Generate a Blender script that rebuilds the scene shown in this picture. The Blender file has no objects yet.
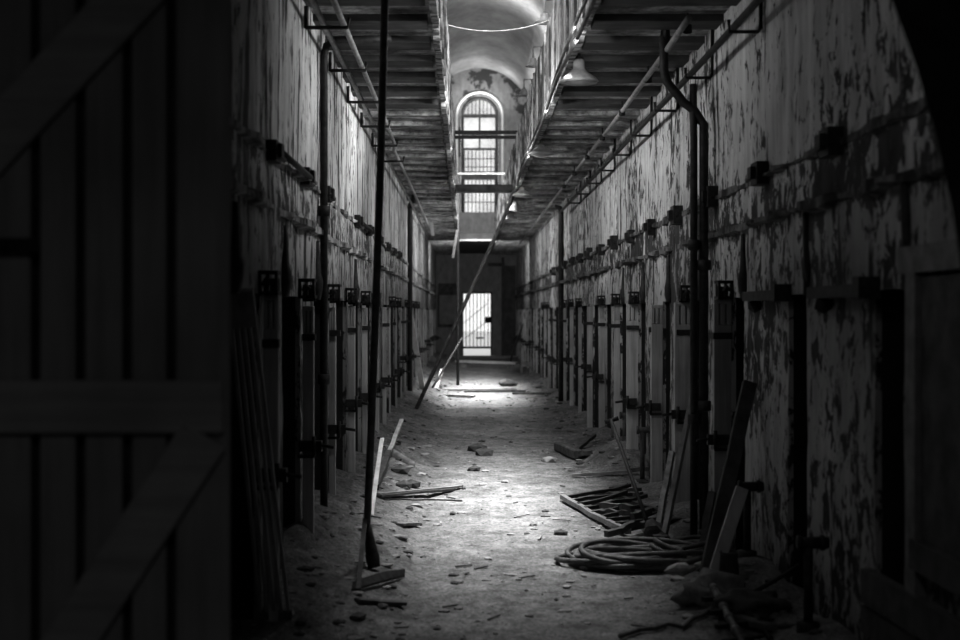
import bpy, bmesh, math, random
from mathutils import Vector, Matrix, noise
R = random.Random(7)
C = bpy.context.scene.collection
F = 1333.33
VX, VY, EYE = 466.0, 312.0, 1.7
XL, XR = -1.10, 1.86          # corridor wall faces
GL, GR = -0.20, 0.85          # inner edges of the two galleries
ZC = 3.85                     # underside of the galleries
YN, YF = 4.45, 49.0           # near end / far wall

def at(px, py, Y):            # pixel at a known depth -> point in the place
    return Vector(((px - VX) / F * Y, Y, EYE - (py - VY) / F * Y))
def fl(px, py, z=0.0):        # pixel on the floor
    g = 0.0
    for _ in range(25):
        Y = F * (EYE - g) / (py - VY); x = (px - VX) / F * Y; g = .5 * g + .5 * fz(x, Y)
    return Vector((x, Y, g + z))

# ------------------------------------------------------------------ materials
def G(v): return (v, v, v, 1)
class NT:
    def __init__(s, name):
        s.m = bpy.data.materials.new(name); s.m.use_nodes = True
        s.t = s.m.node_tree; s.b = s.t.nodes['Principled BSDF']
        s.pos = s.t.nodes.new('ShaderNodeNewGeometry').outputs['Position']
    def n(s, typ, **kw):
        n = s.t.nodes.new(typ)
        for k, v in kw.items(): setattr(n, k, v)
        return n
    def l(s, a, b): s.t.links.new(a, b)
    def noise(s, scale, sc=(1, 1, 1), detail=4, rough=0.6, src=None, dist=0.0, loc=(0, 0, 0)):
        mp = s.n('ShaderNodeMapping'); mp.inputs['Scale'].default_value = sc; mp.inputs['Location'].default_value = loc
        s.l(src or s.pos, mp.inputs['Vector'])
        no = s.n('ShaderNodeTexNoise'); no.inputs['Scale'].default_value = scale
        no.inputs['Detail'].default_value = detail; no.inputs['Roughness'].default_value = rough
        no.inputs['Distortion'].default_value = dist
        s.l(mp.outputs[0], no.inputs['Vector']); return no.outputs['Fac']
    def ramp(s, f, a, b, lo=0.0, hi=1.0):
        r = s.n('ShaderNodeMapRange'); r.inputs['From Min'].default_value = a; r.inputs['From Max'].default_value = b
        r.inputs['To Min'].default_value = lo; r.inputs['To Max'].default_value = hi; r.clamp = True
        s.l(f, r.inputs['Value']); return r.outputs[0]
    def math(s, op, a, b):
        m = s.n('ShaderNodeMath', operation=op); m.use_clamp = op in ('ADD', 'SUBTRACT')
        for i, v in enumerate((a, b)):
            if isinstance(v, (int, float)): m.inputs[i].default_value = v
            else: s.l(v, m.inputs[i])
        return m.outputs[0]
    def mix(s, f, a, b):
        m = s.n('ShaderNodeMix', data_type='FLOAT')
        for i, v in ((0, f), (2, a), (3, b)):
            if isinstance(v, (int, float)): m.inputs[i].default_value = v
            else: s.l(v, m.inputs[i])
        return m.outputs[0]
    def out(s, val, rough=0.9, metal=0.0, bump=None, bs=0.5, bd=0.02, spec=0.3):
        if isinstance(val, (int, float)): s.b.inputs['Base Color'].default_value = G(val)
        else:
            c = s.n('ShaderNodeCombineColor')
            for i in range(3): s.l(val, c.inputs[i])
            s.l(c.outputs[0], s.b.inputs['Base Color'])
        s.b.inputs['Roughness'].default_value = rough; s.b.inputs['Metallic'].default_value = metal
        s.b.inputs['Specular IOR Level'].default_value = spec
        if bump is not None:
            b = s.n('ShaderNodeBump'); b.inputs['Strength'].default_value = bs; b.inputs['Distance'].default_value = bd
            s.l(bump, b.inputs['Height']); s.l(b.outputs[0], s.b.inputs['Normal'])
        return s.m

def wall_mat(name, run, flake, lowk=.72):
    s = NT(name)
    sep = s.n('ShaderNodeSeparateXYZ'); s.l(s.pos, sep.inputs[0]); z = sep.outputs['Z']
    big = s.noise(.8, (1, .55, .8), 4, .55)
    base = s.ramp(big, .3, .7, .34, .86)
    st = s.noise(3.6, (1, 1.5, .17), 6, .62, dist=.15)           # long vertical runs
    f1 = s.noise(11, (1, .75, .5), 6, .70, dist=.4)               # flakes
    f2 = s.noise(26, (1, .8, .3), 4, .6, loc=(2, 2, 2))            # small flecks
    patch = s.noise(1.1, (1, .8, .6), 3, .55, loc=(3, 1, 7))
    zone = s.math('MULTIPLY', s.ramp(z, 2.15, 2.3), s.ramp(z, 2.66, 2.52))   # band between the ledges
    low = s.ramp(z, 2.5, 2.2)
    thr = s.math('ADD', s.math('MULTIPLY', zone, .09), s.math('MULTIPLY', low, .045))
    pk = s.math('MULTIPLY', s.math('SUBTRACT', patch, .36), .42)
    m1 = s.ramp(s.math('ADD', f1, s.math('ADD', thr, pk)), flake, flake + .03)
    sv = s.math('ADD', st, s.math('MULTIPLY', s.math('SUBTRACT', f1, .35), .30))
    m2 = s.ramp(sv, run, run + .045)
    m3 = s.math('MULTIPLY', s.ramp(f2, .64, .68), .85)
    m = s.math('MAXIMUM', s.math('MAXIMUM', m1, m2), m3)
    dark = s.ramp(s.noise(9, (1, 1, .6), 4, .6), .3, .75, .012, .09)
    streak = s.ramp(s.noise(5, (1, 1.3, .22), 6, .68), .3, .7, .55, 1.15)
    col = s.mix(m, s.math('MULTIPLY', base, streak), dark)
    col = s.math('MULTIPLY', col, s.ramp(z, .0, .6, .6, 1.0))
    col = s.math('MULTIPLY', col, s.ramp(z, 1.9, 2.5, lowk, 1.0))  # weaker light on the lower wall, put into the plaster colour
    h = s.math('SUBTRACT', s.math('MULTIPLY', f1, .3), m)
    return s.out(col, .85, bump=h, bs=.6, bd=.015)

def simple(name, a, b, scale=6, sc=(1, 1, 1), rough=.8, metal=0, bs=.4, bd=.01, detail=5, spec=.3, ra=.32, rb=.7):
    s = NT(name); f = s.noise(scale, sc, detail, .65)
    return s.out(s.ramp(f, ra, rb, a, b), rough, metal, f, bs, bd, spec)

def floor_mat():
    s = NT('dusty_floor')
    a = s.noise(1.3, (1, 1, 1), 4, .6); b = s.noise(7, (1, .8, 1), 7, .75); c = s.noise(40, (1, .6, 1), 4, .7)
    col = s.ramp(a, .3, .7, .085, .20)
    col = s.math('MULTIPLY', col, s.ramp(b, .3, .68, .35, 1.6))
    col = s.math('MULTIPLY', col, s.ramp(c, .3, .7, .55, 1.45))
    specks = s.ramp(s.noise(30, (1, .6, 1), 4, .7, loc=(9, 2, 0)), .635, .68)
    spots = s.ramp(s.noise(13, (1, .7, 1), 4, .65, loc=(5, 5, 0)), .63, .67)
    col = s.mix(s.math('MULTIPLY', specks, .55), col, .5)
    col = s.mix(s.math('MULTIPLY', spots, .85), col, .02)
    h = s.math('ADD', s.math('MULTIPLY', b, .6), s.math('MULTIPLY', c, .5))
    return s.out(col, .9, bump=h, bs=.9, bd=.035)

def ceil_mat():
    s = NT('gallery_underside')
    a = s.noise(3.2, (.8, 1.5, 1), 6, .72); b = s.noise(11, (.8, 1.0, 1), 6, .75); c = s.noise(2.4, (.5, 2.4, 1), 3, .6, loc=(4, 4, 0))
    col = s.math('MULTIPLY', s.ramp(a, .32, .68, .10, .46), s.ramp(b, .34, .64, .35, 1.5))
    col = s.math('MULTIPLY', col, s.ramp(c, .35, .6, .5, 1.2))
    return s.out(col, .9, bump=b, bs=.8, bd=.03)

def wood(name, lo, hi, axis='z', rough=.75):
    sc = {'z': (14, 14, .8), 'x': (.8, 14, 14), 'y': (14, .8, 14)}[axis]
    s = NT(name); f = s.noise(1.6, sc, 5, .65); g = s.noise(2.2, (1, 1, 1), 3, .5)
    col = s.math('MULTIPLY', s.ramp(f, .3, .7, lo, hi), s.ramp(g, .3, .7, .75, 1.15))
    return s.out(col, rough, bump=f, bs=.4, bd=.008)

def vault_mat():
    s = NT('vault_plaster')
    a = s.noise(.55, (1, .7, 1), 5, .6); b = s.noise(5, (1, 1, 1), 4, .6)
    col = s.math('MULTIPLY', s.ramp(a, .35, .65, .20, .42), s.ramp(b, .3, .7, .85, 1.1))
    return s.out(col, .9, bump=b, bs=.2)

def lunette_mat():
    s = NT('end_wall_plaster')
    a = s.noise(.75, (1, 1, 1), 5, .62, loc=(1.7, 0, .4)); b = s.noise(6, (1, 1, .5), 5, .7)
    sp = s.n('ShaderNodeSeparateXYZ'); s.l(s.pos, sp.inputs[0])
    m = s.math('MULTIPLY', s.ramp(a, .52, .545), s.ramp(sp.outputs['Z'], 6.5, 7.0))
    col = s.mix(m, s.ramp(b, .3, .7, .17, .30), .06)
    return s.out(col, .9, bump=a, bs=.3)

M = dict(
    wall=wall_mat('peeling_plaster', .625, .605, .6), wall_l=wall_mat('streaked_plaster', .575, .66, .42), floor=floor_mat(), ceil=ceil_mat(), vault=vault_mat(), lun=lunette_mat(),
    cell=simple('cell_interior_shade', .006, .02, 3),  # near-black stands for the unlit depth of the openings
    dark_plaster=simple('very_dark_plaster', .02, .06, 4), casing=simple('casing_timber', .05, .12, 4), step=simple('worn_step', .2, .35, 5),  # dark_plaster is one very dark tone throughout
    post=wood('weathered_door_timber', .24, .44), gate=wood('gate_timber', .20, .30),
    gatex=wood('gate_rail_timber', .25, .38, 'x'),
    iron=simple('rusted_iron', .012, .045, 18, rough=.65, metal=.3),
    iron_l=simple('dull_steel_pipe', .10, .28, 16, rough=.5, metal=.4),
    pale=simple('pale_painted_pipe', .16, .36, 12, rough=.6),
    fascia=simple('peeling_fascia', .03, .34, 5.5, (1, 2.6, .5), detail=6, ra=.42, rb=.6),
    ledge=simple('ledge_plaster', .02, .20, 9, (1, 1, .6), ra=.42, rb=.66),
    ledge_l=simple('left_ledge_plaster', .03, .5, 7, (1, 1, .6), ra=.4, rb=.66),
    wood_l=simple('bleached_wood', .34, .60, 7, (1, 1, .3)),
    wood_d=simple('dark_old_wood', .03, .11, 7),
    wood_s=simple('faded_slat_wood', .16, .34, 9, (1, 1, .3)), wood_m=simple('grey_old_wood', .12, .26, 9),
    rubber=simple('dusty_rubber', .02, .15, 9, rough=.55, bs=.2),
    stone=simple('rubble_stone', .12, .36, 12), stone_d=simple('sooty_brick', .03, .09, 12),
    enamel=simple('dusty_lamp_enamel', .2, .36, 8, rough=.45), enamel_d=simple('dirty_lamp_enamel', .2, .4, 8, rough=.5),
    trimw=simple('white_stone_trim', .7, .85, 6), pole=simple('worn_iron_pole', .03, .11, 14, rough=.6), joist=simple('dark_joist_timber', .04, .11, 7, (.5, 1.5, 1)), frame_g=simple('grey_window_iron', .06, .14, 6), frame_d=simple('dark_window_iron', .01, .03, 6),
    burlap=simple('grey_sacking', .10, .24, 20), panel=simple('pale_board', .16, .28, 3),
    ground=simple('pale_yard_gravel', .55, .75, 8),
)
def glass():
    m = bpy.data.materials.new('dusty_glass'); m.use_nodes = True; t = m.node_tree
    t.nodes.clear(); o = t.nodes.new('ShaderNodeOutputMaterial'); mx = t.nodes.new('ShaderNodeMixShader')
    tr = t.nodes.new('ShaderNodeBsdfTransparent'); df = t.nodes.new('ShaderNodeBsdfTranslucent')
    no = t.nodes.new('ShaderNodeTexNoise'); no.inputs['Scale'].default_value = 1.6; no.inputs['Detail'].default_value = 6
    g = t.nodes.new('ShaderNodeNewGeometry'); t.links.new(g.outputs['Position'], no.inputs['Vector'])
    r = t.nodes.new('ShaderNodeMapRange'); r.inputs[1].default_value = .4; r.inputs[2].default_value = .65; r.inputs[3].default_value = .05; r.inputs[4].default_value = .5
    t.links.new(no.outputs['Fac'], r.inputs[0]); t.links.new(r.outputs[0], mx.inputs[0])
    tr.inputs[0].default_value = G(.95); df.inputs[0].default_value = G(.5)
    t.links.new(tr.outputs[0], mx.inputs[1]); t.links.new(df.outputs[0], mx.inputs[2]); t.links.new(mx.outputs[0], o.inputs[0])
    return m
M['glass'] = glass()

# ------------------------------------------------------------------ mesh builder
class MB:
    def __init__(s): s.v = []; s.f = []; s.mi = []; s.sm = []
    def add(s, vs, fs, mi=0, smooth=False):
        o = len(s.v); s.v += [Vector(v) for v in vs]
        for f in fs: s.f.append([o + i for i in f]); s.mi.append(mi); s.sm.append(smooth)
        return s
    def box(s, x0, x1, y0, y1, z0, z1, mi=0):
        vs = [(x, y, z) for x in (x0, x1) for y in (y0, y1) for z in (z0, z1)]
        return s.add(vs, [(0, 1, 3, 2), (4, 6, 7, 5), (0, 4, 5, 1), (2, 3, 7, 6), (0, 2, 6, 4), (1, 5, 7, 3)], mi)
    def bar(s, a, b, w, h, up=(0, 0, 1), seg=1, jit=0.0, taper=1.0, mi=0):
        a = Vector(a); b = Vector(b); d = (b - a).normalized(); u = Vector(up)
        if abs(d.dot(u)) > .98: u = Vector((0, 1, 0))
        r = d.cross(u).normalized(); u = r.cross(d).normalized(); vs = []; fs = []
        for i in range(seg + 1):
            t = i / seg; c = a.lerp(b, t); k = 1 + (taper - 1) * t
            c = c + r * R.uniform(-jit, jit) + u * R.uniform(-jit, jit)
            for sx, sy in ((-1, -1), (1, -1), (1, 1), (-1, 1)):
                vs.append(c + r * sx * w / 2 * k + u * sy * h / 2 * k)
        for i in range(seg):
            for k in range(4): fs.append((4 * i + k, 4 * i + (k + 1) % 4, 4 * i + 4 + (k + 1) % 4, 4 * i + 4 + k))
        n = 4 * seg; fs += [(3, 2, 1, 0), (n, n + 1, n + 2, n + 3)]
        return s.add(vs, fs, mi)
    def tube(s, pts, r, n=8, closed=False, mi=0):
        pts = [Vector(p) for p in pts]; m = len(pts); rr = r if isinstance(r, (list, tuple)) else [r] * m
        vs = []; fs = []; prev = None
        for i, p in enumerate(pts):
            if closed: d = pts[(i + 1) % m] - pts[i - 1]
            else: d = pts[min(i + 1, m - 1)] - pts[max(i - 1, 0)]
            d.normalize()
            if prev is None:
                u = Vector((0, 0, 1)) if abs(d.z) < .9 else Vector((1, 0, 0))
            else: u = prev
            a = (u - d * u.dot(d)).normalized(); b = d.cross(a); prev = a
            for k in range(n):
                t = 2 * math.pi * k / n; vs.append(p + (a * math.cos(t) + b * math.sin(t)) * rr[i])
        for i in range(m if closed else m - 1):
            j = (i + 1) % m
            for k in range(n): fs.append((i * n + k, i * n + (k + 1) % n, j * n + (k + 1) % n, j * n + k))
        if not closed: fs += [tuple(range(n))[::-1], tuple((m - 1) * n + k for k in range(n))]
        return s.add(vs, fs, mi, True)
    def lathe(s, c, prof, n=24, mi=0):
        c = Vector(c); vs = []; fs = []
        for r, z in prof:
            for k in range(n):
                t = 2 * math.pi * k / n; vs.append(c + Vector((r * math.cos(t), r * math.sin(t), z)))
        for i in range(len(prof) - 1):
            for k in range(n): fs.append((i * n + k, i * n + (k + 1) % n, (i + 1) * n + (k + 1) % n, (i + 1) * n + k))
        return s.add(vs, fs, mi, True)
    def rock(s, c, r, sub=1, sq=(1, 1, .7), seed=0, mi=0, jag=.35):
        bm = bmesh.new(); bmesh.ops.create_icosphere(bm, subdivisions=sub, radius=1)
        vs = []
        for v in bm.verts:
            k = 1 + jag * (noise.noise(v.co * 1.7 + Vector((seed * 3.1, seed, 0))) + (.6 * noise.noise(v.co * 4.3 + Vector((seed, 2, seed))) if sub > 1 else 0))
            vs.append(Vector(c) + Vector((v.co.x * sq[0], v.co.y * sq[1], v.co.z * sq[2])) * r * k)
        fs = [tuple(v.index for v in f.verts) for f in bm.faces]; bm.free()
        return s.add(vs, fs, mi, sub > 2)
    def build(s, name, mats, parent=None, origin=None, bevel=0):
        if not isinstance(mats, (list, tuple)): mats = [mats]
        if parent is not None:
            top = parent
            while top.parent: top = top.parent
            off = top.location if origin is None else Vector(origin)
        else: off = Vector(origin) if origin is not None else Vector((0, 0, 0))
        me = bpy.data.meshes.new(name)
        me.from_pydata([tuple(v - off) for v in s.v], [], s.f); me.update()
        for m in mats: me.materials.append(m)
        for p, mi, sm in zip(me.polygons, s.mi, s.sm): p.material_index = mi; p.use_smooth = sm
        bm = bmesh.new(); bm.from_mesh(me); bmesh.ops.recalc_face_normals(bm, faces=bm.faces[:]); bm.to_mesh(me); bm.free()
        o = bpy.data.objects.new(name, me); C.objects.link(o)
        if parent is not None: o.parent = parent
        else: o.location = off
        if bevel:
            b = o.modifiers.new('bevel', 'BEVEL'); b.width = bevel; b.segments = 1; b.limit_method = 'ANGLE'
        return o

def tag(o, label, cat=None, group=None, kind=None):
    o['label'] = label
    if cat: o['category'] = cat
    if group: o['group'] = group
    if kind: o['kind'] = kind
    return o
def empty(name, loc, label, cat, group=None, kind=None):
    o = bpy.data.objects.new(name, None); C.objects.link(o); o.location = loc; o.empty_display_size = .1
    return tag(o, label, cat, group, kind)
def struct(o, label): o['kind'] = 'structure'; o['label'] = label; o['category'] = o.name.split('_')[0].split('.')[0]; return o
def dup(root, loc, skip=()):
    r = root.copy(); C.objects.link(r); r.location = loc
    for ch in list(root.children):
        if ch.name.split('.')[0] in skip: continue
        c = ch.copy(); C.objects.link(c); c.parent = r
        for g in ch.children:
            d = g.copy(); C.objects.link(d); d.parent = c
    return r
ORD = ['first', 'second', 'third', 'fourth', 'fifth', 'sixth', 'seventh', 'eighth', 'ninth', 'tenth', 'eleventh', 'twelfth', 'thirteenth',
       'fourteenth', 'fifteenth', 'sixteenth', 'seventeenth', 'eighteenth', 'nineteenth', 'twentieth', 'twenty-first', 'twenty-second',
       'twenty-third', 'twenty-fourth', 'twenty-fifth', 'twenty-sixth']

# ------------------------------------------------------------------ floor
def fz(x, y):
    z = .012 * noise.noise(Vector((x * 2.2, y * 2.2, 0))) + .009 * noise.noise(Vector((x * 8, y * 8, 3)))
    dl = x - XL; k = (.75 + .5 * noise.noise(Vector((0, y * .8, 5)))) * max(.05, min(1, (y - 6.95) / .7))
    if dl < .75: z += (.34 * k * max(0, 1 - max(dl, 0) / .82) ** 1.25) * (1 + .25 * noise.noise(Vector((x * 5, y * 5, 7))))
    dr = XR - x; k = max(0, .35 + 1.1 * noise.noise(Vector((4, y * .7, 9))))
    if dr < .6: z += .20 * k * max(0, 1 - max(dr, 0) / .6) ** 1.3
    z += .22 * math.exp(-((x - 1.72) ** 2 / .10 + (y - 14.9) ** 2 / .9))
    z += .14 * math.exp(-((x - 1.70) ** 2 / .08 + (y - 8.0) ** 2 / .5))
    return z
xs = [-3.2, -2.2, -1.6] + [-1.25 + .06 * i for i in range(53)] + [2.2, 3.2]
ys = [-3.2, -1, 1, 3] + [4.2 + .075 * i for i in range(230)] + [21.5 + .2 * i for i in range(139)]
b = MB(); vs = []; fs = []
for y in ys:
    for x in xs:
        ok = -1.3 < x < 2.0 and y > 4.1
        vs.append((x, y, fz(x, y) if ok else (.2 * max(0, min(1, (y - 3.5))) if x < -1.2 else 0)))
n = len(xs)
for j in range(len(ys) - 1):
    for i in range(n - 1): fs.append((j * n + i, j * n + i + 1, (j + 1) * n + i + 1, (j + 1) * n + i))
b.add(vs, fs, 0, True)
struct(b.build('floor', M['floor']), 'dusty grey corridor floor strewn with grit')

# ------------------------------------------------------------------ side walls with cell openings
RY = [5.64 + 1.635 * k for k in range(26)]; RW = .42
RWS = [.42] * 5 + [.55, .65, .75, .85] + [1.08] * 17
LY = [6.32 + 1.65 * k for k in range(25)]; LW = .78
LY[0] = 6.08
LWS = [1.02, .85, .95, .95, 1.0, 1.0] + [1.12] * 19
def side_wall(x0, sgn, openings, w, ztop, dh):
    b = MB(); ycuts = []; y = YN
    edges = []
    for o, ww in zip(openings, w): edges += [(o, o + ww)]
    cur = YN
    for a, e in edges:
        m = max(1, round((a - cur) / .14)); ycuts += [cur + (a - cur) * i / m for i in range(m)]
        m = max(1, round((e - a) / .14)); ycuts += [a + (e - a) * i / m for i in range(m)]
        cur = e
    m = max(1, round((YF - cur) / .14)); ycuts += [cur + (YF - cur) * i / m for i in range(m + 1)]
    zc = [-.05 + (dh + .05) * i / 12 for i in range(12)] + [dh + (ztop - dh) * i / 14 for i in range(15)]
    def off(y, z):
        return sgn * (.012 * noise.noise(Vector((x0, y * 1.3, z * 1.3))) + .007 * noise.noise(Vector((x0, y * 5, z * 4))))
    ny, nz = len(ycuts), len(zc); depth = .5
    vs = [(x0 + off(y, z), y, z) for y in ycuts for z in zc]; fs = []
    def isopen(j, i):
        ym = (ycuts[j] + ycuts[j + 1]) / 2
        return zc[i + 1] <= dh + .001 and any(a < ym < e for a, e in edges)
    op = {}
    for j in range(ny - 1):
        for i in range(nz - 1): op[(j, i)] = isopen(j, i)
    for (j, i), o in op.items():
        if not o: fs.append((j * nz + i, (j + 1) * nz + i, (j + 1) * nz + i + 1, j * nz + i + 1))
    b.add(vs, fs)
    xb = x0 + sgn * depth
    for (j, i), o in op.items():                       # reveals, near-black behind the lip to stand for shade
        if not o: continue
        y0, y1, z0, z1 = ycuts[j], ycuts[j + 1], zc[i], zc[i + 1]
        for (jj, ii, p, q) in ((j - 1, i, (y0, z0), (y0, z1)), (j + 1, i, (y1, z0), (y1, z1)), (j, i + 1, (y0, z1), (y1, z1))):
            if not op.get((jj, ii), False):
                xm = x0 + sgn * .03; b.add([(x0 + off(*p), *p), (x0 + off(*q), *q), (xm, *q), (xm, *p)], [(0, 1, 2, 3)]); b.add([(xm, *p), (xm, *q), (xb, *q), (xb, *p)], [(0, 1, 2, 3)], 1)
    xk = x0 + sgn * 1.2                                 # near-black backs of the cells, shade put into the colour
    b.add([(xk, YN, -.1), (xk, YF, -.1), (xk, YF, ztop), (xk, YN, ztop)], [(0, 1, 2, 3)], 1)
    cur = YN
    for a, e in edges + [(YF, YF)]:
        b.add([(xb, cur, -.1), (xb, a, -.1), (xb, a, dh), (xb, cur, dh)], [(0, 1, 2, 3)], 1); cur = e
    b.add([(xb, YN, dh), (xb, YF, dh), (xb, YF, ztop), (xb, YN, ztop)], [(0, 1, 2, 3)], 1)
    return b
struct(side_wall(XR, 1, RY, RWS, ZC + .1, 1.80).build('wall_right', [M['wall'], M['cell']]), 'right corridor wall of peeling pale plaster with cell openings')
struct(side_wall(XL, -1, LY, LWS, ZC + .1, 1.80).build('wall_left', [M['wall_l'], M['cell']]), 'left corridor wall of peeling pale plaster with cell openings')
# upper storey walls
b = MB(); b.box(-1.62, -1.48, YN, YF, ZC + .1, 8.75)
struct(b.build('wall_upper_left', M['vault']), 'upper storey wall above the left gallery')
b = MB(); b.box(2.32, 2.46, YN, YF, ZC + .1, 8.75)
struct(b.build('wall_upper_right', M['vault']), 'upper storey wall above the right gallery')

# ------------------------------------------------------------------ galleries (ceilings), fascias, vault
def gallery(xa, xb):
    b = MB(); b.box(xa, xb, YN, YF, ZC, ZC + .14)
    y = 5.0; k = 0
    while y < YF:
        t = .05
        b.box(xa + (.08 if xa > 0 else 0), xb - (.08 if xa < 0 else 0), y, y + .30, ZC - t, ZC + .02, 1 if y < 13.5 else 0); y += .77; k += 1
    return b
struct(gallery(XL - 1.25, GL).build('ceiling_left', [M['ceil'], M['joist']]), 'underside of the left gallery with dark joists')
struct(gallery(GR, XR + 1.25).build('ceiling_right', [M['ceil'], M['joist']]), 'underside of the right gallery with dark joists')
def fascia(x, nx):
    b = MB(); m = 260; vs = []; fs = []
    zz = [3.78, 3.9, 4.1, 4.3, 4.5, 4.68]
    for j in range(m + 1):
        y = YN + (40.0 - YN) * j / m
        for z in zz: vs.append((x + .012 * noise.noise(Vector((x, y * 3, z * 3))), y, z + (.03 * noise.noise(Vector((1, y * 2.5, z))) if z in (zz[0], zz[-1]) else 0)))
    q = len(zz)
    for j in range(m):
        for i in range(q - 1): fs.append((j * q + i, (j + 1) * q + i, (j + 1) * q + i + 1, j * q + i + 1))
    b.add(vs, fs); o = len(vs)
    b.add([(v[0] + nx * .05, v[1], v[2]) for v in vs], fs)
    for j in range(m):
        for i in (0, q - 1): b.add([vs[j * q + i], vs[(j + 1) * q + i], (vs[(j + 1) * q + i][0] + nx * .05, *vs[(j + 1) * q + i][1:]), (vs[j * q + i][0] + nx * .05, *vs[j * q + i][1:])], [(0, 1, 2, 3)])
    for k in range(45):
        y = 4.8 + .78 * k; b.box(x - (.02 if nx > 0 else -.0), x + (0 if nx > 0 else .02), y, y + .05, 3.8, 4.66)
    return b
struct(fascia(GR, 1).build('trim_1', M['fascia']), 'flaking boarded parapet along the right gallery edge')
struct(fascia(GL, -1).build('trim_2', M['fascia']), 'flaking parapet along the left gallery edge')
VC, VR, VZ = .47, 1.93, 8.72
b = MB(); vs = []; fs = []; na, nl = 28, 40
for j in range(nl + 1):
    y = YN + (YF - YN) * j / nl
    for i in range(na + 1):
        t = math.pi * i / na; r = VR + .02 * noise.noise(Vector((i * .5, y * .6, 0)))
        vs.append((VC + r * math.cos(t), y, VZ + r * math.sin(t)))
for j in range(nl):
    for i in range(na): fs.append((j * (na + 1) + i, j * (na + 1) + i + 1, (j + 1) * (na + 1) + i + 1, (j + 1) * (na + 1) + i))
b.add(vs, fs, 0, True)
o = b.build('ceiling_vault', M['vault']); struct(o, 'plastered barrel vault high above the gap between the galleries')
# landing at the far end
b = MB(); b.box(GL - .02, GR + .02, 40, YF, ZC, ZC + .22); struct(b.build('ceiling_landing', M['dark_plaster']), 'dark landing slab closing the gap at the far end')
b = MB(); b.box(GL - .02, GR + .02, 39.93, 40.0, ZC - .02, ZC + .03); struct(b.build('trim_3', M['pale']), 'pale strip for the lit lip of the landing at the far end')  # brightness of the lit lower edge is put into the strip's pale colour

# ledges with iron brackets
def ledge(name, z, x, sgn, h, d, mat, label):
    b = MB(); m = 640; vs = []; fs = []
    for j in range(m + 1):
        y = YN + (YF - YN) * j / m; k = noise.noise(Vector((x, y * 1.7, z))) + .8 * noise.noise(Vector((x, y * 6, z))); dd = max(.003, d * (.8 + 1.5 * k)); hh = h * max(.2, .85 + .8 * noise.noise(Vector((y * 2.2, z, 1))) + .5 * noise.noise(Vector((y * 8, z, 4))))
        vs += [(x + sgn * .05, y, z - hh), (x - sgn * dd, y, z - hh * .5), (x - sgn * dd, y, z + hh * .4), (x + sgn * .05, y, z + hh)]
    for j in range(m):
        for i in range(3): fs.append((j * 4 + i, j * 4 + 4 + i, j * 4 + 5 + i, j * 4 + 1 + i))
    b.add(vs, fs)
    return struct(b.build(name, mat), label)
tA = ledge('trim_4', 2.545, XR, 1, .045, .035, M['ledge'], 'upper ledge along the right wall with iron brackets')
ledge('trim_5', 2.27, XR, 1, .05, .06, M['ledge'], 'lower ledge along the right wall')
tL = ledge('trim_6', 2.59, XL, -1, .035, .03, M['ledge_l'], 'upper ledge along the left wall with iron brackets')
ledge('trim_7', 2.29, XL, -1, .05, .045, M['ledge_l'], 'lower ledge along the left wall')
def bracket_mb(x, y, z, sgn, s=1.0):
    b = MB(); a, c = sorted((x + sgn * .03, x - sgn * .08 * s)); b.box(a, c, y - .09, y + .09, z - .075 * s, z + .085 * s)
    a, c = sorted((x - sgn * .05, x - sgn * .115 * s)); b.box(a, c, y - .05, y + .05, z - .03, z + .045)
    b.tube([(x - sgn * .05, y - .09, z), (x - sgn * .05, y + .28, z - .01)], .018, 6); return b
for k in range(14):
    b = bracket_mb(XR, 6.68 + 1.62 * k, 2.55 + R.uniform(-.02, .02), 1, 1 + R.uniform(-.15, .1)); b.build('iron_bracket', M['iron'], tA)
for k, y in enumerate((7.42, 8.97, 10.3, 13.2, 14.8, 16.5, 18.1, 19.7, 21.3)):
    bracket_mb(XL, y, 2.60 + R.uniform(-.02, .02), -1, .72).build('iron_bracket', M['iron'], tL)
b = MB(); b.tube([(XL + .06, 7.4, 2.6), (XL + .06, 9.0, 2.6)], .02, 7); b.tube([(XL + .05, 13.2, 2.6), (XL + .05, 14.8, 2.6)], .02, 7)
b.build('iron_rail', M['iron'], tL)

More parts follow.
